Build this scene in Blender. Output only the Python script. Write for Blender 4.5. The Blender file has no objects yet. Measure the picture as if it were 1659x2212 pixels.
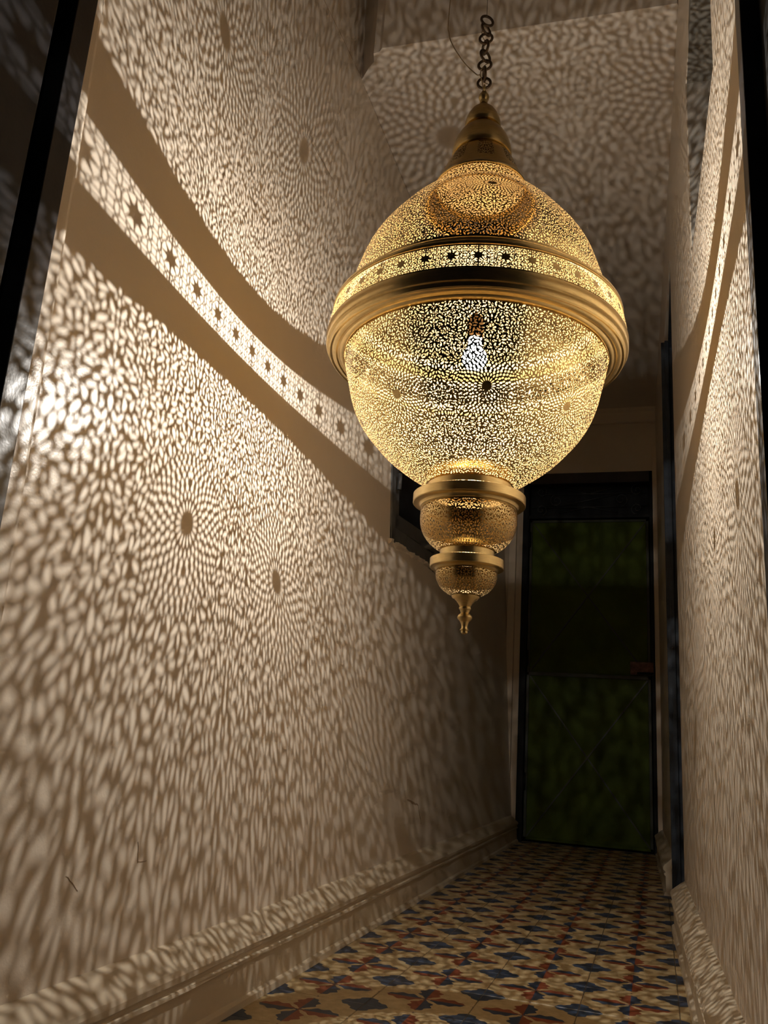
import bpy, math, random
import numpy as np
from mathutils import Matrix, Vector

# ------------------------------------------------------------------ camera, world, exposure
sc = bpy.context.scene
COL = sc.collection
RNG = np.random.default_rng(7)
random.seed(7)

CAM_F, IMG_H = 1811.6, 2212.0
CAM_Z = 0.4955
CR = ((0.9525147, 0.2964188, 0.0696535),      # image right
      (-0.0158662, 0.2767586, -0.9608084),    # image down
      (-0.3040789, 0.9140791, 0.2683197))     # view direction
cam = bpy.data.cameras.new('camera')
cam.sensor_fit = 'VERTICAL'; cam.sensor_height = 36.0
cam.lens = 36.0 * CAM_F / IMG_H
cam.clip_start = 0.01
cam_ob = bpy.data.objects.new('camera', cam)
COL.objects.link(cam_ob)
m = Matrix.Identity(4)
for i in range(3):
    m[i][0] = CR[0][i]; m[i][1] = -CR[1][i]; m[i][2] = -CR[2][i]
m[2][3] = CAM_Z
cam_ob.matrix_world = m
sc.camera = cam_ob

w = bpy.data.worlds.new('world'); sc.world = w; w.use_nodes = True
bg = w.node_tree.nodes['Background']
bg.inputs[0].default_value = (0.9, 0.95, 1.0, 1); bg.inputs[1].default_value = 0.0025

sc.view_settings.view_transform = 'Standard'
sc.view_settings.look = 'None'
sc.view_settings.exposure = 0.0
sc.view_settings.gamma = 1.0
sc.view_settings.use_curve_mapping = False
cy = sc.cycles
cy.use_denoising = True
cy.max_bounces = 7; cy.diffuse_bounces = 4; cy.glossy_bounces = 4; cy.transparent_max_bounces = 16
cy.sample_clamp_indirect = 6.0
cy.caustics_reflective = True
cy.blur_glossy = 0.3

BULB_POWER = 41.0
BULB_COLOR = (1.0, 0.955, 0.88)
BULB_RADIUS = 0.0018
BULB_LENGTH = 0.0030
ENVELOPE_GLOW = 14.0

# ------------------------------------------------------------------ dimensions (metres)
# x across the passage, y into it, z up; the camera stands at x = y = 0
D = 5.427            # back wall
HC = 2.767           # passage ceiling
HV = 3.60            # high ceiling over the entry
YR = 2.16            # where the low ceiling starts
def WLX(y, z): return -0.7768 - 0.0112*y - 0.056*z      # left wall leans out a little
def WRX(y, z): return 0.1496 - 0.0220*y + 0.0007*z
def AX(z):                                               # lantern axis
    t = (z - 0.7128) / (1.9271 - 0.7128)
    return -0.3332 + t*(-0.3421 + 0.3332)
AY = 1.52

# ------------------------------------------------------------------ helpers
def tag(o, label=None, cat=None, group=None, kind=None):
    if label: o['label'] = label
    if cat: o['category'] = cat
    if group: o['group'] = group
    if kind: o['kind'] = kind
    return o

def empty(name, loc=(0, 0, 0)):
    o = bpy.data.objects.new(name, None); o.location = loc; o.empty_display_size = 0.05
    COL.objects.link(o); return o

def link(name, me, mat=None, parent=None):
    o = bpy.data.objects.new(name, me); COL.objects.link(o)
    if mat and not me.materials: me.materials.append(mat)
    if parent:
        o.parent = parent
        p = parent; off = Vector((0, 0, 0))
        while p: off += p.location; p = p.parent
        o.location = -off
    return o

def mesh(name, v, f, smooth=False):
    me = bpy.data.meshes.new(name)
    me.from_pydata([tuple(map(float, a)) for a in v], [], [tuple(a) for a in f])
    me.update()
    if smooth: me.polygons.foreach_set('use_smooth', [True]*len(me.polygons))
    return me

class MB:
    """collects simple solids and links them as one mesh object"""
    def __init__(s): s.v = []; s.f = []
    def add(s, v, f):
        n = len(s.v); s.v += [tuple(a) for a in v]; s.f += [tuple(i+n for i in q) for q in f]; return s
    def box(s, x0, x1, y0, y1, z0, z1):
        return s.hexa([(x0,y0,z0),(x1,y0,z0),(x1,y1,z0),(x0,y1,z0),(x0,y0,z1),(x1,y0,z1),(x1,y1,z1),(x0,y1,z1)])
    def hexa(s, p):
        return s.add(p, [(0,3,2,1),(4,5,6,7),(0,1,5,4),(1,2,6,5),(2,3,7,6),(3,0,4,7)])
    def quad(s, *p): return s.add(p, [(0,1,2,3)])
    def loft(s, rings, closed=True, caps=True):
        n = len(rings[0]); v = [p for r in rings for p in r]; f = []
        for k in range(len(rings)-1):
            for i in range(n if closed else n-1):
                a = k*n+i; b = k*n+(i+1) % n
                f.append((a, b, b+n, a+n))
        if caps and closed:
            f.append(tuple(range(n))[::-1]); f.append(tuple(range((len(rings)-1)*n, len(rings)*n)))
        return s.add(v, f)
    def tube(s, pts, r, n=8, closed=False):
        pts = [Vector(p) for p in pts]; rings = []
        m_ = len(pts); up = Vector((0.13, 0.31, 0.94))
        for i, p in enumerate(pts):
            if closed: t = pts[(i+1) % m_] - pts[i-1]
            else: t = pts[min(i+1, m_-1)] - pts[max(i-1, 0)]
            t.normalize()
            a = t.cross(up)
            if a.length < 1e-4: a = t.cross(Vector((1, 0, 0)))
            a.normalize(); b = t.cross(a)
            rings.append([tuple(p + r*(math.cos(q)*a + math.sin(q)*b)) for q in [2*math.pi*j/n for j in range(n)]])
        if closed: rings.append(rings[0])
        return s.loft(rings, caps=not closed)
    def build(s, name, mat, parent=None, smooth=False, bevel=0.0):
        me = mesh(name, s.v, s.f, smooth)
        o = link(name, me, mat, parent)
        if bevel:
            b = o.modifiers.new('bevel', 'BEVEL'); b.width = bevel; b.segments = 2; b.limit_method = 'ANGLE'
        return o

def lathe(name, prof, mat, parent, n=128, smooth=True, sharp=35):
    """prof: list of (r, z); revolves round the lantern's axis"""
    pr = np.array(prof, float)
    th = np.arange(n)*2*math.pi/n
    v = []; f = []
    for r, z in pr:
        cx_ = AX(z)
        for t in th: v.append((cx_ + r*math.cos(t), AY + r*math.sin(t), z))
    for k in range(len(pr)-1):
        for i in range(n):
            a = k*n+i; b = k*n+(i+1) % n
            f.append((a, a+n, b+n, b) if pr[-1][1] < pr[0][1] else (a, b, b+n, a+n))
    me = mesh(name, v, f, smooth)
    me.set_sharp_from_angle(angle=math.radians(sharp))
    return link(name, me, mat, parent)

# ------------------------------------------------------------------ materials
def new_mat(name):
    mt = bpy.data.materials.new(name); mt.use_nodes = True
    nt = mt.node_tree; return mt, nt, nt.nodes['Principled BSDF']

def math_node(nt, op, a, b=None, c=None):
    n = nt.nodes.new('ShaderNodeMath'); n.operation = op
    for i, x in enumerate((a, b, c)):
        if x is None: continue
        if isinstance(x, (int, float)): n.inputs[i].default_value = x
        else: nt.links.new(x, n.inputs[i])
    return n.outputs[0]

def mix_col(nt, fac, a, b):
    n = nt.nodes.new('ShaderNodeMix'); n.data_type = 'RGBA'
    for s, x in ((n.inputs[0], fac), (n.inputs[6], a), (n.inputs[7], b)):
        if isinstance(x, (int, float)): s.default_value = x
        elif isinstance(x, tuple): s.default_value = (*x, 1)
        else: nt.links.new(x, s)
    return n.outputs[2]

def noise(nt, scale, detail=3, rough=0.5, vec=None, stretch=None):
    t = nt.nodes.new('ShaderNodeTexCoord')
    n = nt.nodes.new('ShaderNodeTexNoise'); n.inputs['Scale'].default_value = scale
    n.inputs['Detail'].default_value = detail; n.inputs['Roughness'].default_value = rough
    src = t.outputs['Object'] if vec is None else vec
    if stretch:
        mp = nt.nodes.new('ShaderNodeMapping'); mp.inputs['Scale'].default_value = stretch
        nt.links.new(src, mp.inputs[0]); src = mp.outputs[0]
    nt.links.new(src, n.inputs[0]); return n.outputs[0]

def ramp(nt, fac, stops):
    r = nt.nodes.new('ShaderNodeValToRGB'); nt.links.new(fac, r.inputs[0])
    el = r.color_ramp.elements
    while len(el) < len(stops): el.new(0.5)
    for e, (p, c) in zip(el, stops): e.position = p; e.color = (*c, 1)
    return r.outputs[0]

def bump(nt, bs, h, strength, dist=0.002):
    b = nt.nodes.new('ShaderNodeBump'); b.inputs['Strength'].default_value = strength
    b.inputs['Distance'].default_value = dist
    nt.links.new(h, b.inputs['Height']); nt.links.new(b.outputs[0], bs.inputs['Normal'])

def plaster(name, c0, c1, rough=0.42, fine=220, fstr=0.25, spec=0.5):
    mt, nt, bs = new_mat(name)
    n1 = noise(nt, 2.2, 5, 0.6)
    nt.links.new(ramp(nt, n1, [(0.35, c0), (0.65, c1)]), bs.inputs['Base Color'])
    bs.inputs['Roughness'].default_value = rough
    bs.inputs['Specular IOR Level'].default_value = spec
    n2 = noise(nt, fine, 2, 0.5); n3 = noise(nt, 9, 4, 0.55)
    h = math_node(nt, 'ADD', math_node(nt, 'MULTIPLY', n2, 0.25), math_node(nt, 'MULTIPLY', n3, 1.6))
    bump(nt, bs, h, fstr, 0.004)
    return mt

def paint(name, c, rough=0.35, metallic=0.0, var=0.25, scale=14, bstr=0.1, spec=0.5):
    mt, nt, bs = new_mat(name)
    n1 = noise(nt, scale, 5, 0.6)
    lo = tuple(x*(1-var) for x in c); hi = tuple(min(1, x*(1+var)) for x in c)
    nt.links.new(ramp(nt, n1, [(0.3, lo), (0.7, hi)]), bs.inputs['Base Color'])
    bs.inputs['Roughness'].default_value = rough; bs.inputs['Metallic'].default_value = metallic
    bs.inputs['Specular IOR Level'].default_value = spec
    if bstr: bump(nt, bs, noise(nt, scale*8, 3), bstr, 0.002)
    return mt

def brass(name, c, rough, var=0.12, inner=(0.32, 0.205, 0.072)):
    """polished outside, matt unpolished inside"""
    mt, nt, bs = new_mat(name)
    n1 = noise(nt, 60, 4, 0.6, stretch=(1, 1, 6))
    lo = tuple(x*(1-var) for x in c); hi = tuple(min(1, x*(1+var)) for x in c)
    g = nt.nodes.new('ShaderNodeNewGeometry')
    back = g.outputs['Backfacing']
    nt.links.new(mix_col(nt, back, ramp(nt, n1, [(0.3, lo), (0.7, hi)]), inner), bs.inputs['Base Color'])
    nt.links.new(math_node(nt, 'SUBTRACT', 1.0, math_node(nt, 'MULTIPLY', back, 0.6)), bs.inputs['Metallic'])
    nt.links.new(math_node(nt, 'ADD', rough, math_node(nt, 'MULTIPLY', back, 0.3)), bs.inputs['Roughness'])
    return mt

M = {}
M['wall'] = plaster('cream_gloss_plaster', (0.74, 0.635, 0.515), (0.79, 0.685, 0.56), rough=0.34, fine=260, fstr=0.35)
M['wall_r'] = plaster('cream_plaster_darker', (0.63, 0.54, 0.43), (0.68, 0.585, 0.47), rough=0.36, fine=260, fstr=0.35)  # the left wall's plaster, a little darker for the whole right wall
M['ceil'] = plaster('ceiling_plaster', (0.64, 0.56, 0.47), (0.70, 0.62, 0.52), rough=0.6)
M['dull'] = plaster('back_wall_plaster', (0.60, 0.50, 0.37), (0.66, 0.55, 0.42), rough=0.6)
M['skirt'] = plaster('skirting_plaster', (0.60, 0.50, 0.36), (0.66, 0.56, 0.42), rough=0.38)
M['brass'] = brass('brushed_brass', (0.56, 0.42, 0.19), 0.31)
M['brass_sheet'] = brass('pierced_brass_sheet', (0.46, 0.335, 0.145), 0.25)
M['chain'] = paint('dark_bronze', (0.11, 0.075, 0.05), 0.45, 0.8, bstr=0)
M['frame'] = paint('charcoal_gloss_paint', (0.036, 0.034, 0.036), 0.3, bstr=0.15)
M['blue'] = paint('blue_black_satin_paint', (0.045, 0.054, 0.070), 0.55, spec=0.2)
M['reveal'] = paint('recess_paint_lightened', (0.36, 0.33, 0.29), 0.5)  # recess paint, lightened to lift the dim reveals
M['soffit'] = paint('recess_paint_darkened', (0.15, 0.135, 0.11), 0.6)  # same recess paint, darkened against the strong light on the soffit
M['green'] = paint('dark_green_door_paint', (0.052, 0.074, 0.004), 0.6, var=0.3, scale=5, spec=0.15)
M['black'] = paint('black_iron', (0.009, 0.009, 0.009), 0.6, bstr=0, spec=0.2)
M['rust'] = paint('rusty_steel', (0.13, 0.065, 0.04), 0.7, var=0.5, scale=40)
M['grey'] = paint('dark_grey_window_paint', (0.11, 0.112, 0.115), 0.4)
M['crack'] = paint('crack_brown', (0.30, 0.21, 0.13), 0.9, bstr=0)  # dark brown for the crack slivers
M['rubber'] = paint('pale_cord_sheath', (0.34, 0.25, 0.14), 0.6, bstr=0)
M['grout'] = paint('cement_bed', (0.34, 0.27, 0.18), 0.9)

def tile_material():
    mt, nt, bs = new_mat('cement_tile_print')
    uv = nt.nodes.new('ShaderNodeUVMap'); uv.uv_map = 'UVMap'
    wob = noise(nt, 9.0, 3, 0.6, vec=uv.outputs[0])
    sep = nt.nodes.new('ShaderNodeSeparateXYZ'); nt.links.new(uv.outputs[0], sep.inputs[0])
    w1 = math_node(nt, 'MULTIPLY', math_node(nt, 'SUBTRACT', wob, 0.5), 0.03)
    px = math_node(nt, 'SUBTRACT', sep.outputs[0], 0.5); py = math_node(nt, 'SUBTRACT', sep.outputs[1], 0.5)
    ax = math_node(nt, 'ABSOLUTE', px); ay = math_node(nt, 'ABSOLUTE', py)
    # four-pointed ogee star on every corner
    qx = math_node(nt, 'SUBTRACT', 0.5, ax); qy = math_node(nt, 'SUBTRACT', 0.5, ay)
    l1 = math_node(nt, 'ADD', qx, qy)
    mxq = math_node(nt, 'MAXIMUM', qx, qy)
    scal = math_node(nt, 'MULTIPLY', math_node(nt, 'SINE', math_node(nt, 'MULTIPLY', mxq, 55.0)), 0.020)
    star = math_node(nt, 'LESS_THAN', math_node(nt, 'ADD', math_node(nt, 'ADD', l1, scal), w1), 0.262)
    # flower of four split petals in the middle
    a = math_node(nt, 'MAXIMUM', ax, ay); b = math_node(nt, 'MINIMUM', ax, ay)
    t = math_node(nt, 'DIVIDE', math_node(nt, 'SUBTRACT', a, 0.225), 0.178)
    env = math_node(nt, 'MULTIPLY', math_node(nt, 'POWER', math_node(nt, 'MAXIMUM', math_node(nt, 'SUBTRACT', 1.0, math_node(nt, 'MULTIPLY', t, t)), 0.0), 0.6), 0.112)
    lob = math_node(nt, 'MULTIPLY', math_node(nt, 'SINE', math_node(nt, 'MULTIPLY', a, 52.0)), 0.017)
    petal = math_node(nt, 'LESS_THAN', math_node(nt, 'ADD', b, w1), math_node(nt, 'ADD', env, lob))
    prod = math_node(nt, 'LESS_THAN', math_node(nt, 'MULTIPLY', px, py), 0.0)
    mott = noise(nt, 38, 4, 0.65)
    base = ramp(nt, mott, [(0.38, (0.42, 0.31, 0.15)), (0.62, (0.56, 0.43, 0.24))])
    blue = ramp(nt, mott, [(0.35, (0.030, 0.045, 0.085)), (0.7, (0.060, 0.085, 0.135))])
    red = ramp(nt, mott, [(0.35, (0.20, 0.050, 0.022)), (0.7, (0.30, 0.085, 0.040))])
    two = mix_col(nt, prod, blue, red)
    c = mix_col(nt, petal, base, two)
    c = mix_col(nt, star, c, blue)
    # worn pale edges of the tile
    edge = math_node(nt, 'GREATER_THAN', a, 0.494)
    c = mix_col(nt, math_node(nt, 'MULTIPLY', edge, 0.5), c, (0.30, 0.24, 0.16))
    nt.links.new(c, bs.inputs['Base Color'])
    bs.inputs['Roughness'].default_value = 0.42
    bump(nt, bs, mott, 0.08, 0.001)
    return mt
M['tile'] = tile_material()

def bulb_glass():
    mt = bpy.data.materials.new('glowing_bulb_glass'); mt.use_nodes = True
    nt = mt.node_tree; nt.nodes.clear()
    out = nt.nodes.new('ShaderNodeOutputMaterial')
    tr = nt.nodes.new('ShaderNodeBsdfTransparent'); tr.inputs[0].default_value = (0.97, 0.97, 0.97, 1)
    em = nt.nodes.new('ShaderNodeEmission'); em.inputs[0].default_value = (1, 0.96, 0.9, 1); em.inputs[1].default_value = ENVELOPE_GLOW
    ad = nt.nodes.new('ShaderNodeAddShader')
    nt.links.new(tr.outputs[0], ad.inputs[0]); nt.links.new(em.outputs[0], ad.inputs[1])
    nt.links.new(ad.outputs[0], out.inputs[0])
    mt.cycles.emission_sampling = 'NONE'             # the filament is the lamp; the faint glow needs no sampling
    return mt
M['bulb'] = bulb_glass()

# ------------------------------------------------------------------ the setting: walls
def wall_sheet(name, X, ys, zs, holes, mat, flip, sub=0.35):
    """front skin of a wall x = X(y, z) with rectangular openings left out"""
    def fine(a):
        out = []
        for p, q in zip(a[:-1], a[1:]):
            n = max(1, int((q-p)/sub)); out += [p+(q-p)*i/n for i in range(n)]
        return out + [a[-1]]
    ys = fine(sorted(set(ys))); zs = fine(sorted(set(zs)))
    vid = {}; v = []; f = []
    def vi(y, z):
        k = (round(y, 5), round(z, 5))
        if k not in vid: vid[k] = len(v); v.append((X(y, z), y, z))
        return vid[k]
    for y0, y1 in zip(ys[:-1], ys[1:]):
        for z0, z1 in zip(zs[:-1], zs[1:]):
            c = ((y0+y1)/2, (z0+z1)/2)
            if any(h[0] < c[0] < h[1] and h[2] < c[1] < h[3] for h in holes): continue
            q = [vi(y0, z0), vi(y1, z0), vi(y1, z1), vi(y0, z1)]
            f.append(q[::-1] if flip else q)
    o = link(name, mesh(name, v, f), mat)
    so = o.modifiers.new('thickness', 'SOLIDIFY'); so.thickness = 0.10; so.offset = -1.0
    return o

WIN = (2.72, 3.55, 1.215, 2.05)        # window in the left wall (y0, y1, z0, z1)
NICHE = (1.368, 2.02, 1.745, 2.296)    # opening in the right wall
SIDE = (3.08, 3.82, 0.0, 2.42)         # doorway in the right wall
YL, YRW = 0.86, 1.05

wl = wall_sheet('wall_left', WLX, [YL, WIN[0], WIN[1], D+0.1], [0, WIN[2], WIN[3], HV], [WIN], M['wall'], False)
tag(wl, 'long cream glossy plaster wall on the left side of the passage', 'wall', kind='structure')
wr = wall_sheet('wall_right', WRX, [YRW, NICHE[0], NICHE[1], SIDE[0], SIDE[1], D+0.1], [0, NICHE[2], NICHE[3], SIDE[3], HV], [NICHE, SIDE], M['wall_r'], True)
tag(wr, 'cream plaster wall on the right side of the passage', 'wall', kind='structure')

# back wall with the door opening
DX0, DX1, DZ = -0.820, 0.006, 2.335
b = MB()
xl, xr = WLX(D, 0)-0.25, WRX(D, 0)+0.12
for (x0, x1, z0, z1) in ((xl, DX0, 0, DZ), (DX1, xr, 0, DZ), (xl, xr, DZ, HC+0.1)):
    b.box(x0, x1, D, D+0.12, z0, z1)
wb = b.build('wall_back', M['dull'])
tag(wb, 'dim plaster wall around the green door at the far end', 'wall', kind='structure')

# ceilings: low slab over the passage with clipped front corners, riser, high ceiling over the entry
b = MB()
yl_ = YR
pts = [(-0.845, yl_), (0.100, yl_+0.045), (0.112, yl_+0.068), (0.25, yl_+0.068), (0.25, D+0.1), (-1.1, D+0.1), (-1.1, yl_+0.14), (-0.965, yl_+0.125), (-0.915, yl_+0.07), (-0.890, yl_+0.05), (-0.880, yl_+0.015), (-0.858, yl_+0.012)]
b.loft([[(x, y, HC) for x, y in pts], [(x, y, HV) for x, y in pts]])
ce = b.build('ceiling', M['ceil'])
tag(ce, 'low plaster ceiling of the passage with a broken front edge', 'ceiling', kind='structure')
b = MB(); b.box(-1.3, 0.4, 0.7, YR+0.3, HV, HV+0.1)
tag(b.build('ceiling_entry', M['ceil']), 'higher ceiling over the entry above the lantern', 'ceiling', kind='structure')
b = MB(); b.box(-1.3, 0.5, 0.74, 0.84, 2.55, HV)
tag(b.build('wall_front', M['dull']), 'plaster wall over the entry doorway', 'wall', kind='structure')

# cornice along the back wall
b = MB()
cp = [(0, 2.672), (-0.018, 2.675), (-0.018, 2.688), (-0.030, 2.705), (-0.05, 2.735), (-0.056, 2.767), (0, 2.767)]
b.loft([[(x, D+o, z) for o, z in cp] for x in (-0.945, 0.045)])
tag(b.build('trim_1', M['dull']), 'plaster cornice under the ceiling on the end wall', 'cornice', kind='structure')

# pale plaster jambs either side of the far door
b = MB(); b.box(-0.906, -0.858, D-0.035, D, 0.0, 2.36)
tag(b.build('trim_2', M['dull'], bevel=0.004), 'pale plaster door jamb left of the green door', 'jamb', kind='structure')
b = MB(); b.box(0.006, 0.05, D-0.035, D, 0.0, 2.5)
tag(b.build('trim_3', M['dull'], bevel=0.004), 'pale plaster door jamb right of the green door', 'jamb', kind='structure')

# skirtings
SK = [(0.0, 0.1460), (0.012, 0.1400), (0.030, 0.1230), (0.041, 0.1140), (0.045, 0.1060), (0.043, 0.0970), (0.037, 0.0920), (0.0355, 0.0860), (0.041, 0.0830), (0.041, 0.0770),
      (0.035, 0.0730), (0.034, 0.016), (0.041, 0.011), (0.043, 0.0), (-0.02, 0.0), (-0.02, 0.1460)]
def skirting(name, X, sign, y0, y1, label):
    b = MB(); n = max(1, int((y1-y0)/0.12)); rings = []
    for i in range(n+1):
        y = y0+(y1-y0)*i/n; r_ = random.Random(i*7+3)
        j = 0.0012
        rings.append([(X(y, z)+sign*(o+r_.uniform(-j, j)), y, z+(r_.uniform(-j, j) if 0 < z < 0.2 else 0)) for o, z in SK])
    if sign < 0: rings = [r[::-1] for r in rings]
    b.loft(rings)
    o = b.build(name, M['skirt'])
    tag(o, label, 'skirting', kind='structure'); return o
skirting('baseboard_left', WLX, 1, 0.93, D-0.036, 'moulded plaster skirting along the foot of the left wall')
skirting('baseboard_right', WRX, -1, YRW+0.02, SIDE[0], 'moulded plaster skirting at the foot of the near right wall')
skirting('baseboard_right', WRX, -1, SIDE[1], D-0.036, 'short skirting with a pale end beyond the side doorway')

# floor bed and printed tiles
fl = MB(); fl.box(-1.0, 0.35, -0.2, D+0.1, -0.06, -0.0075)
floor = fl.build('floor', M['grout'])
tag(floor, 'passage floor of printed cement tiles', 'floor', kind='structure')
X0, Y0, T = -0.3606, 1.9867, 0.2
def tile_mesh(u0, u1, v0, v1):
    g = 0.0005
    x0, x1 = u0*T+g, u1*T-g; y0, y1 = v0*T+g, v1*T-g; c = 0.0012
    v = [(x0,y0,-0.008),(x1,y0,-0.008),(x1,y1,-0.008),(x0,y1,-0.008),
         (x0,y0,-c),(x1,y0,-c),(x1,y1,-c),(x0,y1,-c),
         (x0+c,y0+c,0),(x1-c,y0+c,0),(x1-c,y1-c,0),(x0+c,y1-c,0)]
    f = [(8,9,10,11)]
    for i in range(4):
        j = (i+1) % 4; f += [(i, j, j+4, i+4), (i+4, j+4, j+8, i+8)]
    me = mesh('floor_tile', v, f)
    uv = me.uv_layers.new(name='UVMap')
    for lp in me.loops:
        co = me.vertices[lp.vertex_index].co
        uv.data[lp.index].uv = (co.x/T+0.5, co.y/T+0.5)
    me.materials.append(M['tile']); return me
full = tile_mesh(-0.5, 0.5, -0.5, 0.5)
rt = random.Random(4)
for j in range(-10, 18):
    yc = Y0 + (j+0.5)*T
    v1 = min(0.5, (D+0.04-yc)/T)
    if v1 < -0.4: continue
    for i in range(-4, 3):
        xc = X0 + (i+0.5)*T
        lo = WLX(yc, 0)+0.022 if yc > 0.9 else -0.96
        hi = WRX(yc, 0)-0.022 if yc > 1.0 else 0.33
        if SIDE[0]-0.1 < yc < SIDE[1]+0.1: hi = 0.30
        u0 = max(-0.5, (lo-xc)/T); u1 = min(0.5, (hi-xc)/T)
        if u1-u0 < 0.06: continue
        me = full if (u0 == -0.5 and u1 == 0.5 and v1 == 0.5) else tile_mesh(u0, u1, -0.5, v1)
        o = link('floor_tile', me, None, floor)
        o.location = (xc, yc, rt.uniform(-0.0006, 0.0))
        if me is full: o.rotation_euler.z = math.pi/2*rt.randint(0, 3)

# cracks and chips in the left wall (slivers standing just proud of the paint)
def wall_strip(name, pts, wd, mat, lift=0.0006, thick=0.0012):
    b = MB(); n = len(pts); rings = []
    for k, (y, z) in enumerate(pts):
        ya, za = pts[max(k-1, 0)]; yb, zb = pts[min(k+1, n-1)]
        dy, dz = yb-ya, zb-za; L = math.hypot(dy, dz) or 1
        ny, nz = -dz/L, dy/L
        w_ = 0.6*wd*(0.25 + 0.75*math.sin(math.pi*(k+0.5)/n))*(0.7+0.6*random.random())
        q = []
        for s, o_ in ((-1, -0.002), (1, -0.002), (1, lift), (-1, lift)):
            yy, zz = y+s*ny*w_/2, z+s*nz*w_/2; q.append((WLX(yy, zz)+o_+ (thick*0 if o_ < 0 else 0), yy, zz))
        rings.append(q)
    b.loft(rings)
    o = b.build(name, mat, wl); return o
def jag(p, q, n, amp):
    out = []
    for i in range(n+1):
        t = i/n; out.append((p[0]+(q[0]-p[0])*t+random.uniform(-amp, amp), p[1]+(q[1]-p[1])*t+random.uniform(-amp, amp)))
    return out
wall_strip('crack', jag((1.284, 0.318), (1.290, 0.286), 5, 0.0015), 0.0032, M['crack'])
wall_strip('crack', jag((1.290, 0.287), (1.315, 0.285), 4, 0.001), 0.0016, M['crack'])
wall_strip('crack', jag((1.105, 0.287), (1.135, 0.262), 6, 0.002), 0.002, M['crack'])
wall_strip('crack', jag((2.975, 0.322), (3.13, 0.295), 7, 0.004), 0.012, M['crack'])
wall_strip('crack', jag((3.13, 0.295), (3.176, 0.230), 5, 0.003), 0.006, M['crack'])
wall_strip('crack', jag((2.958, 0.52), (2.975, 0.33), 7, 0.003), 0.0020, M['crack'])
wall_strip('crack', jag((1.823, 2.156), (2.089, 2.166), 14, 0.003), 0.0028, M['crack'])
wall_strip('crack', jag((1.70, 2.70), (2.278, 2.772), 16, 0.0015), 0.0035, M['crack'])
wall_strip('crack', jag((2.30, 2.764), (4.6, 2.764), 22, 0.002), 0.005, M['crack'])

# ------------------------------------------------------------------ window in the left wall
t = empty('window_1'); tag(t, 'small dark grey metal window set in the left wall behind the lantern', 'window', kind='structure')
def wall_frame_bar(b, y0, z0a, y1, z0b, dz0, dz1, o0, o1):
    """bar following the sloping sill line; o = offsets from the wall plane"""
    p = []
    for dz in (dz0, dz1):
        for (y, z) in ((y0, z0a), (y1, z0b)):
            for o_ in (o0, o1): p.append((WLX(y, z+dz)+o_, y, z+dz))
    a = p
    b.hexa([a[0], a[1], a[3], a[2], a[4], a[5], a[7], a[6]])
ZA, ZB = 1.195, 1.255
b = MB(); wall_frame_bar(b, 2.715, ZA, 3.56, ZB, -0.005, 0.05, -0.07, 0.006); b.build('sill_rail', M['grey'], t, bevel=0.003)
b = MB(); wall_frame_bar(b, 2.715, ZA, 2.765, ZA, -0.005, 0.86, -0.07, 0.006); b.build('stile', M['grey'], t, bevel=0.003)
b = MB(); wall_frame_bar(b, 3.51, ZB, 3.56, ZB, -0.005, 0.80, -0.07, 0.006); b.build('stile', M['grey'], t, bevel=0.003)
b = MB(); wall_frame_bar(b, 2.715, ZA+.80, 3.56, ZB+.74, 0.0, 0.06, -0.07, 0.006); b.build('head_rail', M['grey'], t, bevel=0.003)
b = MB(); wall_frame_bar(b, 2.73, ZA, 3.55, ZB, 0.0, 0.84, -0.16, -0.062); b.build('dark_pane', M['black'], t)
b = MB(); wall_frame_bar(b, 2.83, ZA, 2.90, ZA, 0.08, 0.80, -0.06, -0.02); b.build('casement_bar', M['grey'], t, bevel=0.003)
b = MB(); wall_frame_bar(b, 2.80, ZA, 3.48, ZB, 0.07, 0.13, -0.06, -0.02); b.build('casement_bar', M['grey'], t, bevel=0.003)
for (y, z) in ((2.79, 1.43), (2.79, 1.75)):
    b = MB(); b.tube([(WLX(y, z)+0.012, y, z-0.03), (WLX(y, z)+0.012, y, z+0.03)], 0.008, 10); b.build('hinge', M['grey'], t, True)
b = MB(); b.tube([(WLX(3.22, 1.29)-0.03, 3.22, 1.29), (WLX(3.22, 1.29)+0.03, 3.22, 1.29)], 0.012, 12); b.build('latch_knob', M['grey'], t, True)
# crumbled plaster lip under the window
b = MB(); n = 40; rings = []
for i in range(n+1):
    y = 2.70+0.9*i/n; z = ZA-0.004+(ZB-ZA)*(i/n)
    h1 = 0.010+0.012*random.random(); o1 = 0.004+0.010*random.random()
    rings.append([(WLX(y, z)-0.01, y, z+0.004), (WLX(y, z)+o1, y, z+0.003*random.random()), (WLX(y, z)+o1*0.8, y, z-h1*0.5), (WLX(y, z)-0.002, y, z-h1)])
b.loft(rings); b.build('plaster_lip', M['wall'], wl)

# ------------------------------------------------------------------ opening high in the right wall
t = empty('window_2'); tag(t, 'deep grey recess high in the right wall beside the ceiling', 'window', kind='structure')
y0, y1, z0, z1 = NICHE
xb = 0.42
b = MB(); b.box(WRX(y1, z0)+.003, xb, y1-.002, y1+.06, z0-.05, z1+.05); b.build('far_reveal', M['reveal'], t)
b = MB(); b.box(WRX(y0, z0)+.003, xb, y0-.06, y0+.002, z0-.05, z1+.05); b.build('near_reveal', M['reveal'], t)
b = MB(); b.box(0.125, xb, y0+.002, y1-.002, z0-.05, z0+.002); b.build('sill', M['reveal'], t)
b = MB(); b.box(0.110, xb, y0+.002, y1-.002, z1-.002, z1+.05); b.build('soffit', M['soffit'], t)
b = MB(); b.box(xb, xb+.05, y0-.06, y1+.06, z0-.05, z1+.05); b.build('back_panel', M['reveal'], t)

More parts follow.
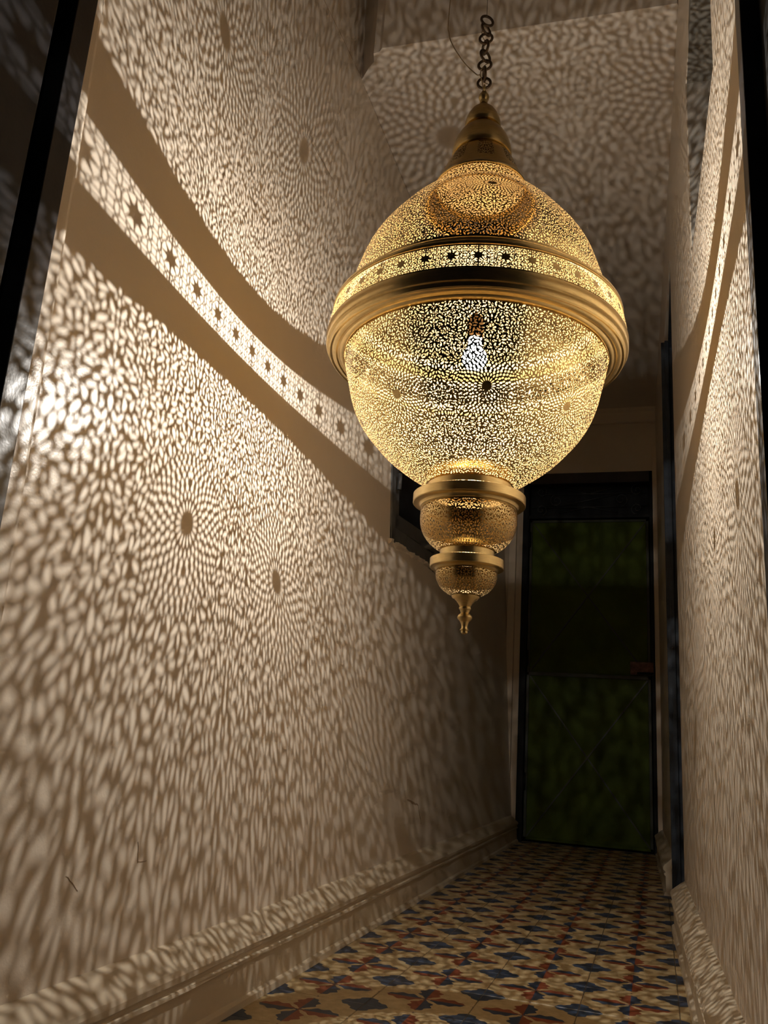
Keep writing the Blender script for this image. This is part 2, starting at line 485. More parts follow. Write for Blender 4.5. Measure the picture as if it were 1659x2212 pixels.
# ------------------------------------------------------------------ side doorway in the right wall
t = empty('door_2'); tag(t, 'tall blue-black metal door frame in the right wall', 'doorway', kind='structure')
y0, y1, z0, z1 = SIDE
xb = 0.34
b = MB(); b.box(WRX(y1, 1)-.012, xb, y1-.03, y1+.012, 0.0, z1); b.build('far_jamb', M['blue'], t, bevel=0.002)
b = MB(); b.box(WRX(y1, 1)+.004, WRX(y1, 1)+.02, y1-.045, y1-.03, 0.0, z1); b.build('stop_bead', M['blue'], t)
b = MB(); b.box(WRX(y0, 1)+.003, xb, y0, y0+.03, 0.0, z1); b.build('near_jamb', M['blue'], t)
b = MB(); b.box(WRX(y0, 1)+.003, xb, y0, y1, z1-.03, z1); b.build('head', M['blue'], t)
b = MB(); b.box(xb, xb+.04, y0, y1, 0, z1); b.build('door_leaf', M['blue'], t)
b = MB(); b.tube([(WRX(y1, 1)+.035, y1-.036, 1.545), (WRX(y1, 1)+.06, y1-.036, 1.545)], 0.012, 10); b.build('latch', M['black'], t)

# ------------------------------------------------------------------ green metal door at the far end
t = empty('door_1'); tag(t, 'dark green sheet-metal door with crossed braces and scrolled transom', 'door', kind='structure')
fy = D-0.012
b = MB(); b.box(DX0, DX0+0.040, fy, D+0.06, 0, DZ); b.build('frame_post', M['black'], t, bevel=0.003)
b = MB(); b.box(DX1-0.022, DX1, fy, D+0.06, 0, DZ); b.build('frame_post', M['black'], t, bevel=0.003)
b = MB(); b.box(DX0, DX1, fy, D+0.06, 2.262, DZ); b.build('frame_head', paint('dark_brown_paint', (0.03, 0.022, 0.016), 0.5), t, bevel=0.003)
b = MB(); b.box(DX0+.03, DX1-.02, fy, D+0.05, 2.022, 2.045); b.build('transom_rail', M['black'], t, bevel=0.003)
b = MB(); b.box(DX0+.02, DX1-.02, D+0.055, D+0.075, 0, 2.3); b.build('dark_backing', M['black'], t)
tr = MB()
tx0, tx1, tz0, tz1 = -0.765, -0.03, 2.055, 2.25
ty = D+0.02
grille = empty('transom_grille'); grille.parent = t
def scroll(cx_, cz, r0, a0, turns, sgn):
    pts = []
    for i in range(28):
        s = i/27; r = r0*(1-s*0.85); a = a0+sgn*turns*2*math.pi*s
        pts.append((cx_+r*math.cos(a), ty, cz+r*math.sin(a)))
    return pts
def gp(name, pts, r=0.0032):
    b = MB(); b.tube(pts, r, 6); b.build(name, M['rail'], grille, True)
M['rail'] = paint('grey_iron', (0.028, 0.028, 0.026), 0.45, bstr=0)
for z in (tz0+0.05, tz1-0.055): gp('grille_bar', [(tx0, ty, z), (tx1, ty, z)])
for sx, cx_ in ((1, tx0+0.06), (-1, tx1-0.06)):
    gp('scroll', scroll(cx_, tz1-0.035, 0.04, math.pi/2, 1.4, -sx))
    gp('scroll', scroll(cx_, tz0+0.035, 0.04, -math.pi/2, 1.4, sx))
    gp('scroll', scroll(cx_+sx*0.10, (tz0+tz1)/2, 0.045, math.pi/2 if sx > 0 else -math.pi/2, 1.5, 1))
xm = (tx0+tx1)/2
gp('grille_bar', [(tx0+0.16, ty, tz0+0.055), (xm, ty, (tz0+tz1)/2), (tx1-0.16, ty, tz1-0.055)])
gp('grille_bar', [(tx0+0.18, ty, tz1-0.01), (xm, ty, tz1-0.055), (tx1-0.18, ty, tz1-0.01)])
gp('grille_bar', [(tx0+0.18, ty, tz0+0.01), (xm, ty, tz0+0.05), (tx1-0.18, ty, tz0+0.01)])
lx0, lx1 = DX0+0.044, DX1-0.026
leaf = empty('leaf'); leaf.parent = t
for (z0, z1) in ((0.014, 1.000), (1.014, 2.016)):
    b = MB(); b.box(lx0, lx1, D+0.022, D+0.045, z0, z1); b.build('sheet_panel', M['green'], leaf, bevel=0.002)
for (x0, x1, z0, z1) in ((lx0, lx0+.018, 0.014, 2.016), (lx1-.018, lx1, 0.014, 2.016), (lx0, lx1, 0.014, 0.03), (lx0, lx1, 0.995, 1.018), (lx0, lx1, 2.0, 2.016)):
    b = MB(); b.box(x0, x1, D+0.012, D+0.03, z0, z1); b.build('leaf_rail', paint('door_edge_green', (0.02, 0.024, 0.008), 0.5) if x1-x0 < .1 or z0 > .5 else M['green'], leaf, bevel=0.002)
M['brace'] = paint('door_brace_paint', (0.022, 0.026, 0.010), 0.5)
for (z0, z1) in ((0.03, 0.995), (1.018, 2.0)):
    for k, (xa, xb_) in enumerate(((lx0+.018, lx1-.018), (lx1-.018, lx0+.018))):
        za, zb = z0, z1; L = math.hypot(xb_-xa, zb-za); nx, nz = -(zb-za)/L*.004, (xb_-xa)/L*.004
        yf = D+0.0155 + 0.002*k
        b = MB(); b.hexa([(xa-nx,yf,za-nz),(xb_-nx,yf,zb-nz),(xb_-nx,D+.024,zb-nz),(xa-nx,D+.024,za-nz),(xa+nx,yf,za+nz),(xb_+nx,yf,zb+nz),(xb_+nx,D+.024,zb+nz),(xa+nx,D+.024,za+nz)])
        b.build('cross_brace', M['brace'], leaf)
b = MB(); b.box(-0.140, -0.004, D-0.018, D+0.024, 1.022, 1.100); b.build('lock_case', M['rust'], leaf, bevel=0.003)
b = MB(); b.tube([(-0.10, D-0.03, 1.03), (-0.005, D-0.03, 1.03)], 0.008, 8); b.build('bolt', M['black'], leaf, True)
for z in (0.35, 1.10, 1.88):
    b = MB(); b.tube([(DX0+.046, D-.004, z-.05), (DX0+.046, D-.004, z+.05)], 0.009, 10); b.build('hinge', M['black'], leaf, True)

# ------------------------------------------------------------------ entry door frame in the foreground
def upright(name, prof, X, y0z, mat, parent, z0=0.0, z1=2.55):
    """prof: (offset from wall, y at z=0.72) polygon, extruded up with the lean of the frame"""
    b = MB(); rings = []
    for z in (z0, 0.8, 1.6, z1):
        rings.append([(X(0.85, z)+o, y+y0z*(z-0.72), z) for o, y in prof])
    b.loft(rings); return b.build(name, mat, parent, bevel=0.0015)
t = empty('trim_4'); tag(t, 'dark stepped doorway frame in the left foreground', 'door frame', kind='structure')
LE = 0.042
upright('plaster_margin', [(-0.06, 0.834), (0.0215, 0.834), (0.0215, 0.878), (0.019, 0.886), (-0.06, 0.886)], WLX, LE*.6, M['wall'], t)
upright('frame_edge', [(-0.06, 0.793), (0.0405, 0.793), (0.0405, 0.8335), (-0.06, 0.8335)], WLX, LE, M['frame'], t)
upright('groove_strip', [(-0.06, 0.7585), (0.0080, 0.7585), (0.0080, 0.7925), (-0.06, 0.7925)], WLX, LE, M['black'], t)  # black strip sunk in an added groove to keep this bar dark
upright('frame_panel', [(-0.06, 0.6405), (0.0390, 0.6405), (0.0390, 0.758), (-0.06, 0.758)], WLX, LE, M['frame'], t)
upright('groove_strip', [(-0.06, 0.6305), (0.0200, 0.6305), (0.0200, 0.640), (-0.06, 0.640)], WLX, LE, M['black'], t)  # narrower black strip for a second dark groove
upright('frame_bead', [(-0.08, 0.50), (0.0380, 0.50), (0.0380, 0.630), (-0.08, 0.630)], WLX, LE, M['frame'], t)
t = empty('trim_5'); tag(t, 'black doorway frame in the right foreground', 'door frame', kind='structure')
upright('frame_edge', [(-0.002, 1.004), (0.40, 1.004), (0.40, 1.052), (-0.002, 1.052)], lambda y, z: 0.1275, 0.0, M['frame'], t)
upright('frame_panel', [(0.022, 0.93), (0.40, 0.93), (0.40, 1.0035), (0.022, 1.0035)], lambda y, z: 0.1275, 0.0, M['black'], t)

# ------------------------------------------------------------------ pierced sheet generator
def pierce(name, F, pos, mat, parent):
    down = pos(np.zeros(1), np.array([F.shape[0]-1.0]))[0, 2] < pos(np.zeros(1), np.zeros(1))[0, 2]
    FLIP = -1 if down else 1
    # F[nv+1, nu] > 0 where metal is left, periodic in u; pos(u, v) -> xyz (u in turns, v = row)
    nv, nu = F.shape[0]-1, F.shape[1]
    N = (nv+1)*nu
    J, I = np.mgrid[0:nv+1, 0:nu]
    S = F > 0
    Fr = np.roll(F, -1, axis=1)
    th = np.clip(F/(F-Fr+1e-12), 0.02, 0.98)
    Fu = np.vstack([F[1:], F[-1:]])
    tv = np.clip(F/(F-Fu+1e-12), 0.02, 0.98)
    U = np.concatenate([(I/nu).ravel(), ((I+th)/nu).ravel(), (I/nu).ravel()])
    V = np.concatenate([J.ravel().astype(float), J.ravel().astype(float), (J+tv).ravel()])
    j, i = np.mgrid[0:nv, 0:nu]; j = j.ravel(); i = i.ravel(); i1 = (i+1) % nu
    a = j*nu+i; b_ = j*nu+i1; c = (j+1)*nu+i1; d = (j+1)*nu+i
    ab = N+a; cd = N+d; da = 2*N+a; bc = 2*N+b_
    Sf = S.ravel()
    code = Sf[a]*1+Sf[b_]*2+Sf[c]*4+Sf[d]*8
    P = dict(a=a, b=b_, c=c, d=d, x=ab, y=bc, z=cd, w=da)
    cases = {1:'axw',2:'byx',3:'abyw',4:'czy',5:'axyczw',6:'bczx',7:'abczw',8:'dwz',9:'axzd',10:'xbyzdw',11:'abyzd',12:'cdwy',13:'axycd',14:'bcdwx',15:'abcd'}
    loops = []; tot = []
    for k, s in cases.items():
        sel = np.nonzero(code == k)[0]
        if len(sel) == 0: continue
        q = np.stack([P[ch][sel] for ch in s[::FLIP]], 1)
        loops.append(q.ravel()); tot.append(np.full(len(sel), len(s)))
    loops = np.concatenate(loops); tot = np.concatenate(tot)
    used, inv = np.unique(loops, return_inverse=True)
    co = pos(U[used], V[used]).astype(np.float32)
    me = bpy.data.meshes.new(name)
    me.vertices.add(len(used)); me.vertices.foreach_set('co', co.ravel())
    me.loops.add(len(inv)); me.loops.foreach_set('vertex_index', inv.astype(np.int32))
    me.polygons.add(len(tot))
    st = np.concatenate([[0], np.cumsum(tot)[:-1]]).astype(np.int32)
    me.polygons.foreach_set('loop_start', st); me.polygons.foreach_set('loop_total', tot.astype(np.int32))
    me.polygons.foreach_set('use_smooth', np.ones(len(tot), bool))
    me.update(calc_edges=True); me.validate()
    me.materials.append(mat)
    return link(name, me, None, parent)

def resample(prof, step):
    """even arc-length samples of a smooth curve through (r, z) points"""
    p = np.array(prof, float)
    t = np.concatenate([[0], np.cumsum(np.hypot(*np.diff(p, axis=0).T))])
    tt = np.linspace(0, t[-1], 800)
    def cr(y):                       # monotone-ish Catmull-Rom
        mm = np.gradient(y, t); k = np.clip(np.searchsorted(t, tt)-1, 0, len(t)-2)
        hh = t[k+1]-t[k]; s = (tt-t[k])/hh
        return (y[k]*(2*s**3-3*s**2+1)+mm[k]*hh*(s**3-2*s**2+s)+y[k+1]*(-2*s**3+3*s**2)+mm[k+1]*hh*(s**3-s**2))
    R_, Z_ = cr(p[:, 0]), cr(p[:, 1])
    L = np.concatenate([[0], np.cumsum(np.hypot(np.diff(R_), np.diff(Z_)))])
    n = max(2, int(round(L[-1]/step))); q = np.linspace(0, L[-1], n+1)
    return np.interp(q, L, R_), np.interp(q, L, Z_), q

def arabesque(rr, L, nsec, npix, scale, gap, rosettes=(), flowers=(), scrolls=(), rim=0.004, seed=1, tries=9000):
    """Metal field of a fretted sheet: leaf-shaped holes packed along scrolls, round flowers and in between.
    One half sector is drawn, mirrored and repeated nsec times. u in sectors (0 and .5 = mirror lines), v in metres.
    rosettes (u, v, radius), flowers (u, v, radius), scrolls (u, v, radius, start angle, turns, sense)"""
    rng = np.random.default_rng(seed)
    w = 2*np.pi*rr/nsec
    nv = len(rr); Lt = L[-1]; half = npix//2; dv = L[1]-L[0]
    uu = np.arange(half+1)/npix
    F = np.full((nv, half+1), 9.0)
    wl_ = w.tolist()
    def wf(v): return wl_[min(nv-1, max(0, int(v/dv)))]
    def outline(a, b, bend, n=7):
        t = np.linspace(-1, 1, n)
        h = b*np.maximum(1-t*t, 0)**0.75*(1-0.38*t)
        p = np.concatenate([t*a, t*a]); q = np.concatenate([h, -h])-bend*p*p
        return p, q
    def ok(us, vs, ang, a, b, bend, g, axis=False):
        p, q = outline(a, b, bend)
        ca, sa = math.cos(ang), math.sin(ang)
        x = us*wf(vs)+p*ca-q*sa; v = vs+p*sa+q*ca
        if v.min() < rim+g*0.5 or v.max() > Lt-rim-g*0.5: return False
        j = (v/dv+0.5).astype(int).clip(0, nv-1); ww = w[j]
        if axis: x = np.where(us < 0.25, np.abs(x), 0.5*ww-np.abs(0.5*ww-x))
        else:
            if x.min() < g*0.5 or (0.5*ww-x).min() < g*0.5: return False
        i = (x/ww*npix+0.5).astype(int)
        if i.min() < 0 or i.max() > half: return False
        return F[j, i].min() > g
    def stamp(us, vs, ang, a, b, bend):
        R_ = a+0.006
        j0, j1 = max(0, int((vs-R_)/dv)), min(nv, int((vs+R_)/dv)+2)
        if j1 <= j0: return
        du = R_/w[j0:j1].min()
        i0, i1 = max(0, int((us-du)*npix)), min(half+1, int((us+du)*npix)+2)
        if i1 <= i0: return
        dx = (uu[None, i0:i1]-us)*w[j0:j1, None]; dy = (L[j0:j1]-vs)[:, None]
        ca, sa = math.cos(ang), math.sin(ang)
        p = dx*ca+dy*sa; q = -dx*sa+dy*ca; q = q+bend*p*p
        t = p/a; tc = np.clip(t, -1, 1)
        h = b*np.maximum(1-tc*tc, 0)**0.75*(1-0.38*tc)
        d = np.hypot(np.maximum(np.abs(p)-a, 0), np.maximum(np.abs(q)-h, 0))+np.minimum(np.abs(q)-h, 0)*(np.abs(t) < 1)
        F[j0:j1, i0:i1] = np.minimum(F[j0:j1, i0:i1], d)
    def put(us, vs, ang, a, b, bend, g, axis=False):
        if ok(us, vs, ang, a, b, bend, g, axis): stamp(us, vs, ang, a, b, bend); return True
        return False
    keep = np.zeros_like(F, bool)
    for (ru, rv, rad) in rosettes:
        rows = [(0.225, 18, 0.085, 0.25), (0.370, 22, 0.062, 0.26), (0.468, 22, 0.060, 0.28), (0.570, 29, 0.058, 0.26), (0.662, 29, 0.056, 0.28), (0.760, 38, 0.054, 0.26), (0.845, 38, 0.052, 0.27), (0.930, 48, 0.048, 0.25)]
        for k, (fr, n, hl, hw) in enumerate(rows):
            rho = fr*rad
            for q in range(n):
                a = (q+0.5*(k % 2))*2*np.pi/n
                uc, vc = ru+math.cos(a)*rho/wf(rv+math.sin(a)*rho), rv+math.sin(a)*rho
                if uc < -0.003 or uc > 0.503: continue
                stamp(uc, vc, a+np.pi, hl*0.88*rad, hw*2*np.pi*rho/n, 0.0)
        rho_g = np.hypot((uu[None, :]-ru)*w[:, None], (L-rv)[:, None])
        keep |= rho_g < rad*0.955
    Fros = F.copy()
    F[keep] = -1.0                                    # nothing else inside the rosettes
    s = scale
    for (fu, fv, fr) in flowers:
        for k in range(8):
            a = (k+0.5)*np.pi/4
            u, v = fu+math.cos(a)*fr/wf(fv), fv+math.sin(a)*fr
            if -1e-6 <= u <= 0.5+1e-6: put(u, v, a+np.pi, fr*0.62, fr*0.26, 0, gap*0.6)
    for (su, sv, r0, a0, turns, sgn) in scrolls:
        ww = wf(sv); tot = turns*2*np.pi; a = 0.0
        while a < tot:
            r = r0*(1-0.80*a/tot)
            for dr in (-1, 1):
                rc = max(r+dr*(0.0021*s+gap*0.5), 0.0015)
                ang = a0+sgn*(a+(0.0 if dr > 0 else 0.12))
                u, v = su+math.cos(ang)*rc/ww, sv+math.sin(ang)*rc
                put(u, v, ang+sgn*(np.pi/2+dr*0.30), 0.0040*s, 0.0015*s, -sgn*dr*40, gap)
            a += 0.0072*s/max(r, 0.004)
    for (a_, b_, n, fac) in ((0.0052, 0.0019, 0.10, 1.0), (0.0042, 0.0016, 0.35, 1.0), (0.0033, 0.00135, 0.9, 0.95), (0.0024, 0.0011, 1.0, 0.9), (0.0017, 0.0009, 1.0, 0.85)):
        for _ in range(int(tries*n)):
            u, v = rng.uniform(0, 0.5), rng.uniform(rim, Lt-rim)
            x = u*wf(v)
            axis = False; bend = rng.uniform(-70, 70)
            if x < 0.0016*s: u = 0.0; axis = True
            elif 0.5*wf(v)-x < 0.0016*s: u = 0.5; axis = True
            if axis: ang = rng.choice([np.pi/2, -np.pi/2]); bend = 0.0
            else: ang = 2.6*math.sin(x*58+v*43+seed)+2.2*math.cos(v*66-x*47)+rng.normal(0, 0.5)
            k = rng.uniform(0.9, 1.1)
            put(u, v, ang, a_*s*k, b_*s*k, bend, gap*fac, axis)
    F = np.where(keep, Fros, F)
    F = np.maximum(F, np.maximum(rim-L, L-(Lt-rim))[:, None])
    F = np.clip(F, -0.004, 0.004)
    full_ = np.concatenate([F, F[:, 1:half][:, ::-1]], 1)      # mirrored to a whole sector
    return np.tile(full_, (1, nsec)).astype(np.float32)

def sheet_pos(rr, zz, phase):
    def pos(U, V):
        r = np.interp(V, np.arange(len(rr)), rr); z = np.interp(V, np.arange(len(rr)), zz)
        th = 2*np.pi*U+phase
        ax = -0.3332 + (z-0.7128)/(1.2143)*(-0.0089)
        return np.stack([ax+r*np.cos(th), AY+r*np.sin(th), z], 1)
    return pos

# ------------------------------------------------------------------ the lantern
lamp = empty('hanging_lantern', (AX(0.704), AY, 0.704))
tag(lamp, 'large pierced brass pendant lantern hanging on a chain in the passage', 'lantern')

# direction from the axis to the camera, so that a rosette faces the right way as in the photograph
FACE = math.atan2(-AY, 0.335)
STEP = 0.00100
# main bowl
bowl_prof = [(0.2630, 1.2470), (0.2565, 1.215), (0.2500, 1.190), (0.2420, 1.158), (0.2310, 1.130), (0.2160, 1.104), (0.1950, 1.078), (0.1680, 1.049), (0.1400, 1.026), (0.1110, 1.006), (0.0800, 0.9880)]
rr, zz, L = resample(bowl_prof, STEP)
F = arabesque(rr, L, 8, 224, 0.95, 0.00106,
              rosettes=[(0.0, 0.150, 0.053)],
              flowers=[(0.5, 0.060, 0.0060), (0.5, 0.165, 0.0060), (0.25, 0.085, 0.006), (0.0, 0.052, 0.006), (0.0, 0.246, 0.0055), (0.5, 0.255, 0.0055), (0.28, 0.215, 0.0055)],
              scrolls=[(0.30, 0.040, 0.022, 0.5, 1.5, 1), (0.37, 0.118, 0.026, 2.2, 1.6, -1), (0.40, 0.20, 0.022, 4.0, 1.5, 1), (0.22, 0.262, 0.020, 1.0, 1.4, -1), (0.13, 0.035, 0.018, 3.0, 1.4, 1), (0.3, 0.31, 0.014, 3.0, 1.2, 1)],
              rim=0.0025, seed=3)
pierce('bowl', F, sheet_pos(rr, zz, FACE+math.radians(6.0)), M['brass_sheet'], lamp)
# upper dome
dome_prof = [(0.2585, 1.372), (0.2570, 1.400), (0.2500, 1.426), (0.2425, 1.450), (0.2335, 1.475), (0.2205, 1.500), (0.2040, 1.525), (0.1850, 1.550), (0.1650, 1.575), (0.1415, 1.598), (0.1130, 1.613)]
rr, zz, L = resample(dome_prof, STEP)
F = arabesque(rr, L, 8, 232, 0.90, 0.00060,
              rosettes=[(0.0, 0.165, 0.052)],
              flowers=[(0.5, 0.07, 0.006), (0.5, 0.17, 0.006), (0.25, 0.09, 0.006), (0.0, 0.055, 0.006), (0.0, 0.25, 0.0055), (0.5, 0.25, 0.0055)],
              scrolls=[(0.30, 0.045, 0.022, 0.5, 1.5, 1), (0.37, 0.12, 0.026, 2.2, 1.6, -1), (0.40, 0.20, 0.020, 4.0, 1.5, 1), (0.16, 0.030, 0.018, 3.0, 1.4, 1)],
              rim=0.0035, seed=11)
pierce('dome', F, sheet_pos(rr, zz, FACE+math.radians(6.0)), M['brass_sheet'], lamp)

# star band
band_prof = [(0.2990, 1.2840), (0.2982, 1.296), (0.2965, 1.308), (0.2938, 1.322), (0.2905, 1.3355)]
rr, zz, L = resample(band_prof, 0.0010)
NT = 20                                            # pairs of stars
npx = 92
w_ = 2*np.pi*rr/40
uu = np.arange(npx*NT)/(npx*NT)*40                 # in star tiles
UU, VV = np.meshgrid(uu, L)
WW = np.interp(VV, L, w_)
dx = (UU-np.round(UU))*WW; mid = L[-1]/2; dy = VV-mid
rho = np.hypot(dx, dy); al = np.arctan2(dy, dx)
st = 0.00062
arm = np.abs(np.sin(4*al))*rho/4                     # distance from the nearest of eight arms
petal = np.maximum(0.0036-rho, np.where(rho < 0.0145, 0.00210*np.clip((0.0165-rho)/0.012, 0.15, 1)-arm, -1))
inner = np.maximum(petal, st-np.abs(rho-0.0145))
q = WW/4                                             # lattice of overlapping circles
fx = (UU*4-np.round(UU*4))*q
lat = np.full_like(dx, 1.0)
for ox in (-1, 0, 1):
    for oy in range(-4, 5):
        lat = np.minimum(lat, np.abs(np.hypot(fx-ox*q, dy-oy*q)-q*0.72))
F = np.where(rho < 0.0145, inner, np.maximum(st-lat, st-np.abs(rho-0.0145)))
bar = (np.round(UU) % 2 == 0)
F = np.maximum(F, np.where(bar, 0.0011-np.abs(dx), -1))
F = np.maximum(F, np.maximum(0.0035-VV, VV-(L[-1]-0.0035)))
pierce('star_band', F, sheet_pos(rr, zz, FACE), M['brass_sheet'], lamp)

lathe('rim_flange', [(0.2990, 1.2845), (0.3005, 1.2835), (0.3010, 1.281), (0.3005, 1.264), (0.2990, 1.261), (0.2955, 1.260), (0.2945, 1.257), (0.2940, 1.2525), (0.2915, 1.2505), (0.2875, 1.2515), (0.2850, 1.2495), (0.2835, 1.2490), (0.2795, 1.2480), (0.2765, 1.2495), (0.2735, 1.2490), (0.2715, 1.2465), (0.2680, 1.2450), (0.2645, 1.2450), (0.2632, 1.2470), (0.2640, 1.2500)], M['brass'], lamp, 160)
lathe('dome_rim', [(0.2903, 1.3350), (0.2922, 1.3360), (0.2928, 1.3390), (0.2920, 1.3425), (0.2895, 1.3445), (0.2800, 1.3475), (0.2680, 1.3520), (0.2610, 1.3575), (0.2592, 1.3640), (0.2583, 1.3720)], M['brass'], lamp, 160)
# collars and step rings under the bowl
lathe('collar', [(0.0800, 0.9900), (0.0815, 0.9895), (0.0815, 0.9690), (0.0790, 0.9665), (0.0705, 0.9665), (0.0700, 0.9660)], M['brass'], lamp, 96)
lathe('step_ring', [(0.0800, 0.9685), (0.1065, 0.9690), (0.1078, 0.9680), (0.1080, 0.9520), (0.1068, 0.9505), (0.0965, 0.9500), (0.0945, 0.9485), (0.0930, 0.9440), (0.0900, 0.9420)], M['brass'], lamp, 96)
lathe('collar', [(0.0500, 0.8610), (0.0515, 0.8605), (0.0515, 0.8440), (0.0495, 0.8425), (0.0475, 0.8425), (0.0472, 0.8420)], M['brass'], lamp, 96)
lathe('step_ring', [(0.0500, 0.8438), (0.0685, 0.8440), (0.0695, 0.8432), (0.0697, 0.8280), (0.0687, 0.8268), (0.0610, 0.8265), (0.0590, 0.8250), (0.0565, 0.8225)], M['brass'], lamp, 96)
def small_cup(name, prof, nsec, npix, scale, gap, rim, seed, flowers, phase=0.0, step=0.0009):
    rr, zz, L = resample(prof, step)
    F = arabesque(rr, L, nsec, npix, scale, gap, flowers=flowers, rim=rim, seed=seed, tries=1500)
    return pierce(name, F, sheet_pos(rr, zz, FACE+phase), M['brass_sheet'], lamp)
small_cup('pierced_cup', [(0.0905, 0.9440), (0.0925, 0.930), (0.0922, 0.915), (0.0895, 0.901), (0.0835, 0.888), (0.0740, 0.876), (0.0620, 0.866), (0.0510, 0.8600)], 12, 60, 0.78, 0.0009, 0.003, 21,
          [(0.0, 0.016, 0.005), (0.5, 0.030, 0.005), (0.0, 0.050, 0.005)])
small_cup('pierced_cup', [(0.0565, 0.8240), (0.0580, 0.816), (0.0570, 0.807), (0.0535, 0.798), (0.0470, 0.789), (0.0375, 0.781), (0.0260, 0.7745)], 8, 60, 0.74, 0.0009, 0.0028, 22,
          [(0.0, 0.014, 0.0045), (0.5, 0.028, 0.0045)])
lathe('finial', [(0.0262, 0.7755), (0.0255, 0.7725), (0.0225, 0.7690), (0.0215, 0.7700), (0.0170, 0.7655), (0.0125, 0.7595), (0.0100, 0.7550), (0.0112, 0.7535), (0.0112, 0.7505), (0.0098, 0.7490), (0.0088, 0.7465), (0.0078, 0.7435), (0.0095, 0.7415), (0.0125, 0.7390), (0.0140, 0.7355), (0.0130, 0.7320), (0.0100, 0.7290), (0.0085, 0.7275), (0.0070, 0.7240), (0.0058, 0.7200), (0.0056, 0.7160), (0.0072, 0.7130), (0.0085, 0.7122), (0.0085, 0.7112), (0.0058, 0.7105), (0.0064, 0.7085), (0.0058, 0.7060), (0.0036, 0.7045), (0.0005, 0.7040)], M['brass'], lamp, 48)
# top cone: bright pierced ring, plain cone, sparse pierced band, bells, cap, loop
lathe('dome_cap_rim', [(0.1085, 1.6240), (0.1125, 1.6215), (0.1150, 1.6175), (0.1155, 1.6140), (0.1145, 1.6110), (0.1120, 1.6120)], M['brass'], lamp, 96)
small_cup('pierced_ring', [(0.1085, 1.6230), (0.1045, 1.633), (0.1005, 1.644), (0.0965, 1.656)], 16, 36, 0.85, 0.0009, 0.0022, 31, [], step=0.001)
lathe('cap_plate', [(0.0945, 1.6640), (0.0940, 1.6635), (0.0300, 1.6625), (0.0020, 1.6625)], paint('pale_reflector_plate', (0.62, 0.52, 0.36), 0.6, bstr=0), lamp, 64)  # unseen inner plate, added and kept pale to brighten the pierced ring
lathe('plain_cone', [(0.0962, 1.6550), (0.0985, 1.6560), (0.0990, 1.6590), (0.0960, 1.6620), (0.0915, 1.6700), (0.0880, 1.6790), (0.0868, 1.6830)], M['brass'], lamp, 96)
rr, zz, L = resample([(0.0868, 1.6825), (0.0820, 1.695), (0.0765, 1.708), (0.0695, 1.724), (0.0600, 1.7400)], 0.0009)
F = arabesque(rr, L, 8, 70, 0.8, 0.0010, rim=0.003, seed=41, tries=1500)
U_ = (np.arange(F.shape[1])/F.shape[1]*8) % 1.0
F = np.where((np.abs(U_-0.5) < 0.22)[None, :], 0.002, F)
pierce('fretted_cone', F, sheet_pos(rr, zz, FACE+0.1), M['brass'], lamp)
lathe('lower_bell', [(0.0330, 1.8165), (0.0365, 1.8135), (0.0430, 1.8065), (0.0510, 1.7955), (0.0575, 1.7825), (0.0620, 1.7685), (0.0645, 1.7545), (0.0648, 1.7445), (0.0638, 1.7415), (0.0600, 1.7405), (0.0570, 1.7415)], M['brass'], lamp, 96)
lathe('upper_bell', [(0.0080, 1.8819), (0.0110, 1.8767), (0.0180, 1.8715), (0.0260, 1.8629), (0.0325, 1.8518), (0.0370, 1.8406), (0.0393, 1.8294), (0.0395, 1.8199), (0.0385, 1.8174), (0.0330, 1.8165), (0.0310, 1.8174)], M['brass'], lamp, 64)
lathe('top_ball', [(0.0085, 1.8830), (0.0090, 1.8880), (0.0082, 1.8920), (0.0110, 1.8960), (0.0120, 1.9010), (0.0108, 1.9060), (0.0075, 1.9100), (0.0060, 1.9150), (0.0040, 1.9190), (0.0005, 1.9200)], M['brass'], lamp, 40)

def ring_pts(c, R_, nrm, n=28, squash=1.0, updir=(0, 0, 1)):
    nrm = Vector(nrm).normalized(); u = Vector(updir); u = (u-nrm*u.dot(nrm)).normalized(); v = nrm.cross(u); c = Vector(c)
    return [tuple(c+R_*squash*math.cos(2*math.pi*i/n)*u+R_*math.sin(2*math.pi*i/n)*v) for i in range(n)]
b = MB(); b.tube(ring_pts((AX(1.923), AY, 1.9225), 0.0085, (1, 0.3, 0)), 0.0022, 8, True); b.build('hanger_loop', M['brass'], lamp, True)
chain = empty('chain'); chain.parent = lamp; chain.location = (0, 0, 0)
cz = 1.9400
k = 0
tilt = [(0.15, -1, 0.05), (1, 0.35, 0.1), (0.1, -1, 0.1), (0.8, -0.55, 0.05), (0.75, 0.6, 0.1), (0.1, -1, 0.05), (0.9, -0.5, 0.15), (0.55, -0.8, 0.1)]
for nrm in tilt:
    b = MB(); b.tube(ring_pts((AX(cz)+random.uniform(-.0012, .0012), AY, cz), 0.0142, nrm), 0.0031, 8, True)
    b.build('chain_link', M['chain'], chain, True); cz += 0.0248
topz = cz-0.012
b = MB(); b.tube([(AX(topz), AY, topz-0.002), (AX(topz)-0.001, AY, (topz+HV)/2), (AX(topz), AY, HV)], 0.0007, 6); b.build('suspension_wire', M['chain'], lamp, True)
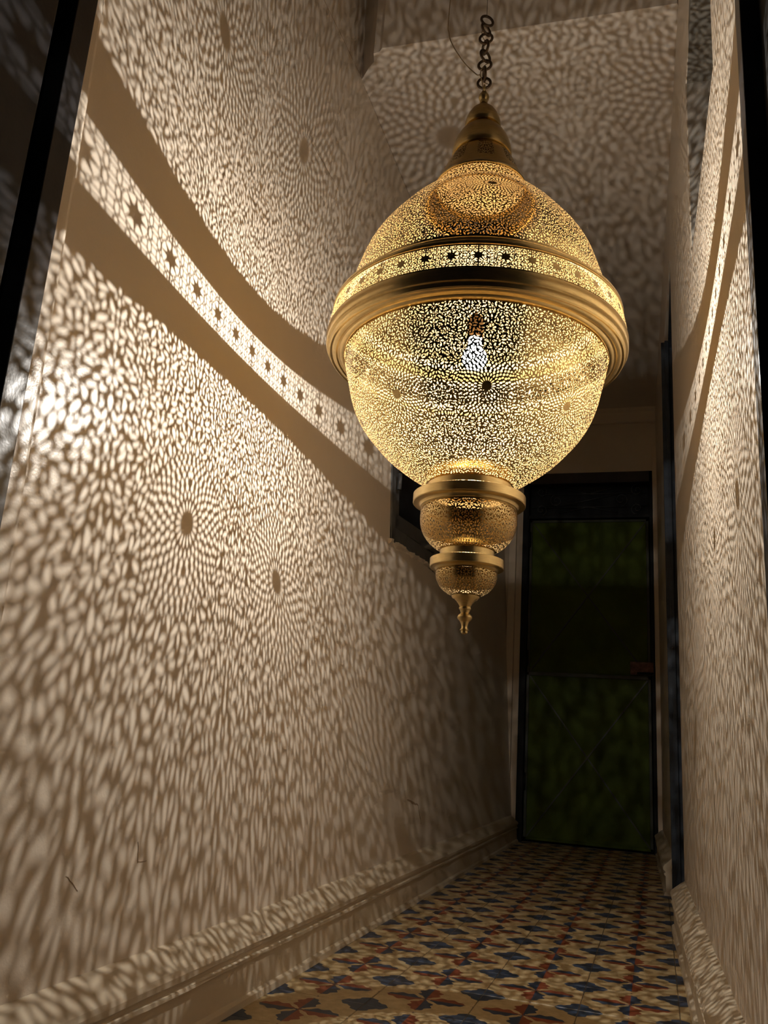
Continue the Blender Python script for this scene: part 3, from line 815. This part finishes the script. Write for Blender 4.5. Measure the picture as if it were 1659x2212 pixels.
# flex leaving the chain and rising to the high ceiling
def bez(p, n=16):
    p = [Vector(q) for q in p]; out = []
    for k in range(len(p)-1):
        a, b_, c, d = p[max(k-1, 0)], p[k], p[k+1], p[min(k+2, len(p)-1)]
        for i in range(n):
            s = i/n
            out.append(tuple(0.5*((2*b_)+(c-a)*s+(2*a-5*b_+4*c-d)*s*s+(3*b_-a-3*c+d)*s**3)))
    return out+[tuple(p[-1])]
b = MB()
b.tube(bez([(AX(1.92), AY-0.004, 1.915), (-0.349, AY-0.012, 1.950), (-0.362, 1.522, 1.970), (-0.392, 1.53, 2.014), (-0.424, 1.54, 2.078), (-0.440, 1.55, 2.130), (-0.443, 1.55, 2.19), (-0.43, 1.55, 2.5), (-0.40, 1.54, 3.0), (-0.37, 1.53, HV)]), 0.0013, 6)
b.build('power_cord', M['rubber'], lamp, True)
b = MB()
pts = []
for i in range(40):
    s = i/39; zc = 1.935+s*0.155; a = s*17
    pts.append((AX(zc)+0.010*math.cos(a), AY+0.010*math.sin(a), zc))
b.tube(pts, 0.0011, 6); b.build('power_cord', M['rubber'], lamp, True)

# bulb: small bright lamp inside a clear envelope, brass holder and stem up to the cap
BZ = 1.262
BX = AX(BZ)
b = MB(); nb = 24
prof = [(0.0255*math.sin(a), -0.0255*math.cos(a)) for a in [0.02+i*0.2 for i in range(13)]]+[(0.0142, 0.026), (0.0138, 0.042)]
b.loft([[(BX+r*math.cos(2*math.pi*i/nb), AY+r*math.sin(2*math.pi*i/nb), BZ+z) for i in range(nb)] for r, z in prof], caps=False)
bo = b.build('bulb', M['bulb'], lamp, True)
def lathe_at(name, prof, mat, parent, n=24):
    b = MB(); b.loft([[(BX+r*math.cos(2*math.pi*i/n), AY+r*math.sin(2*math.pi*i/n), z) for i in range(n)] for r, z in prof]); return b.build(name, mat, parent, True)
lathe_at('lamp_holder', [(0.0145, BZ+0.042), (0.0165, BZ+0.046), (0.0165, BZ+0.085), (0.012, BZ+0.095), (0.003, BZ+0.10), (0.0008, BZ+0.104), (0.0008, 1.67)], M['chain'], lamp)
fil = MB(); nf = 10
fr_, fl_ = BULB_RADIUS, BULB_LENGTH/2
fil.loft([[(BX+r*math.cos(2*math.pi*i/nf), AY+r*math.sin(2*math.pi*i/nf), BZ+z) for i in range(nf)] for r, z in ((fr_*0.5, -fl_-fr_*0.8), (fr_, -fl_), (fr_, fl_), (fr_*0.5, fl_+fr_*0.8))])
mt = bpy.data.materials.new('glowing_filament'); mt.use_nodes = True
nt = mt.node_tree; nt.nodes.clear()
o_ = nt.nodes.new('ShaderNodeOutputMaterial'); em = nt.nodes.new('ShaderNodeEmission')
em.inputs[0].default_value = (*BULB_COLOR, 1)
em.inputs[1].default_value = BULB_POWER/(math.pi*2*math.pi*fr_*(BULB_LENGTH+fr_*2))
nt.links.new(em.outputs[0], o_.inputs[0])
fo = fil.build('filament', mt, bo)
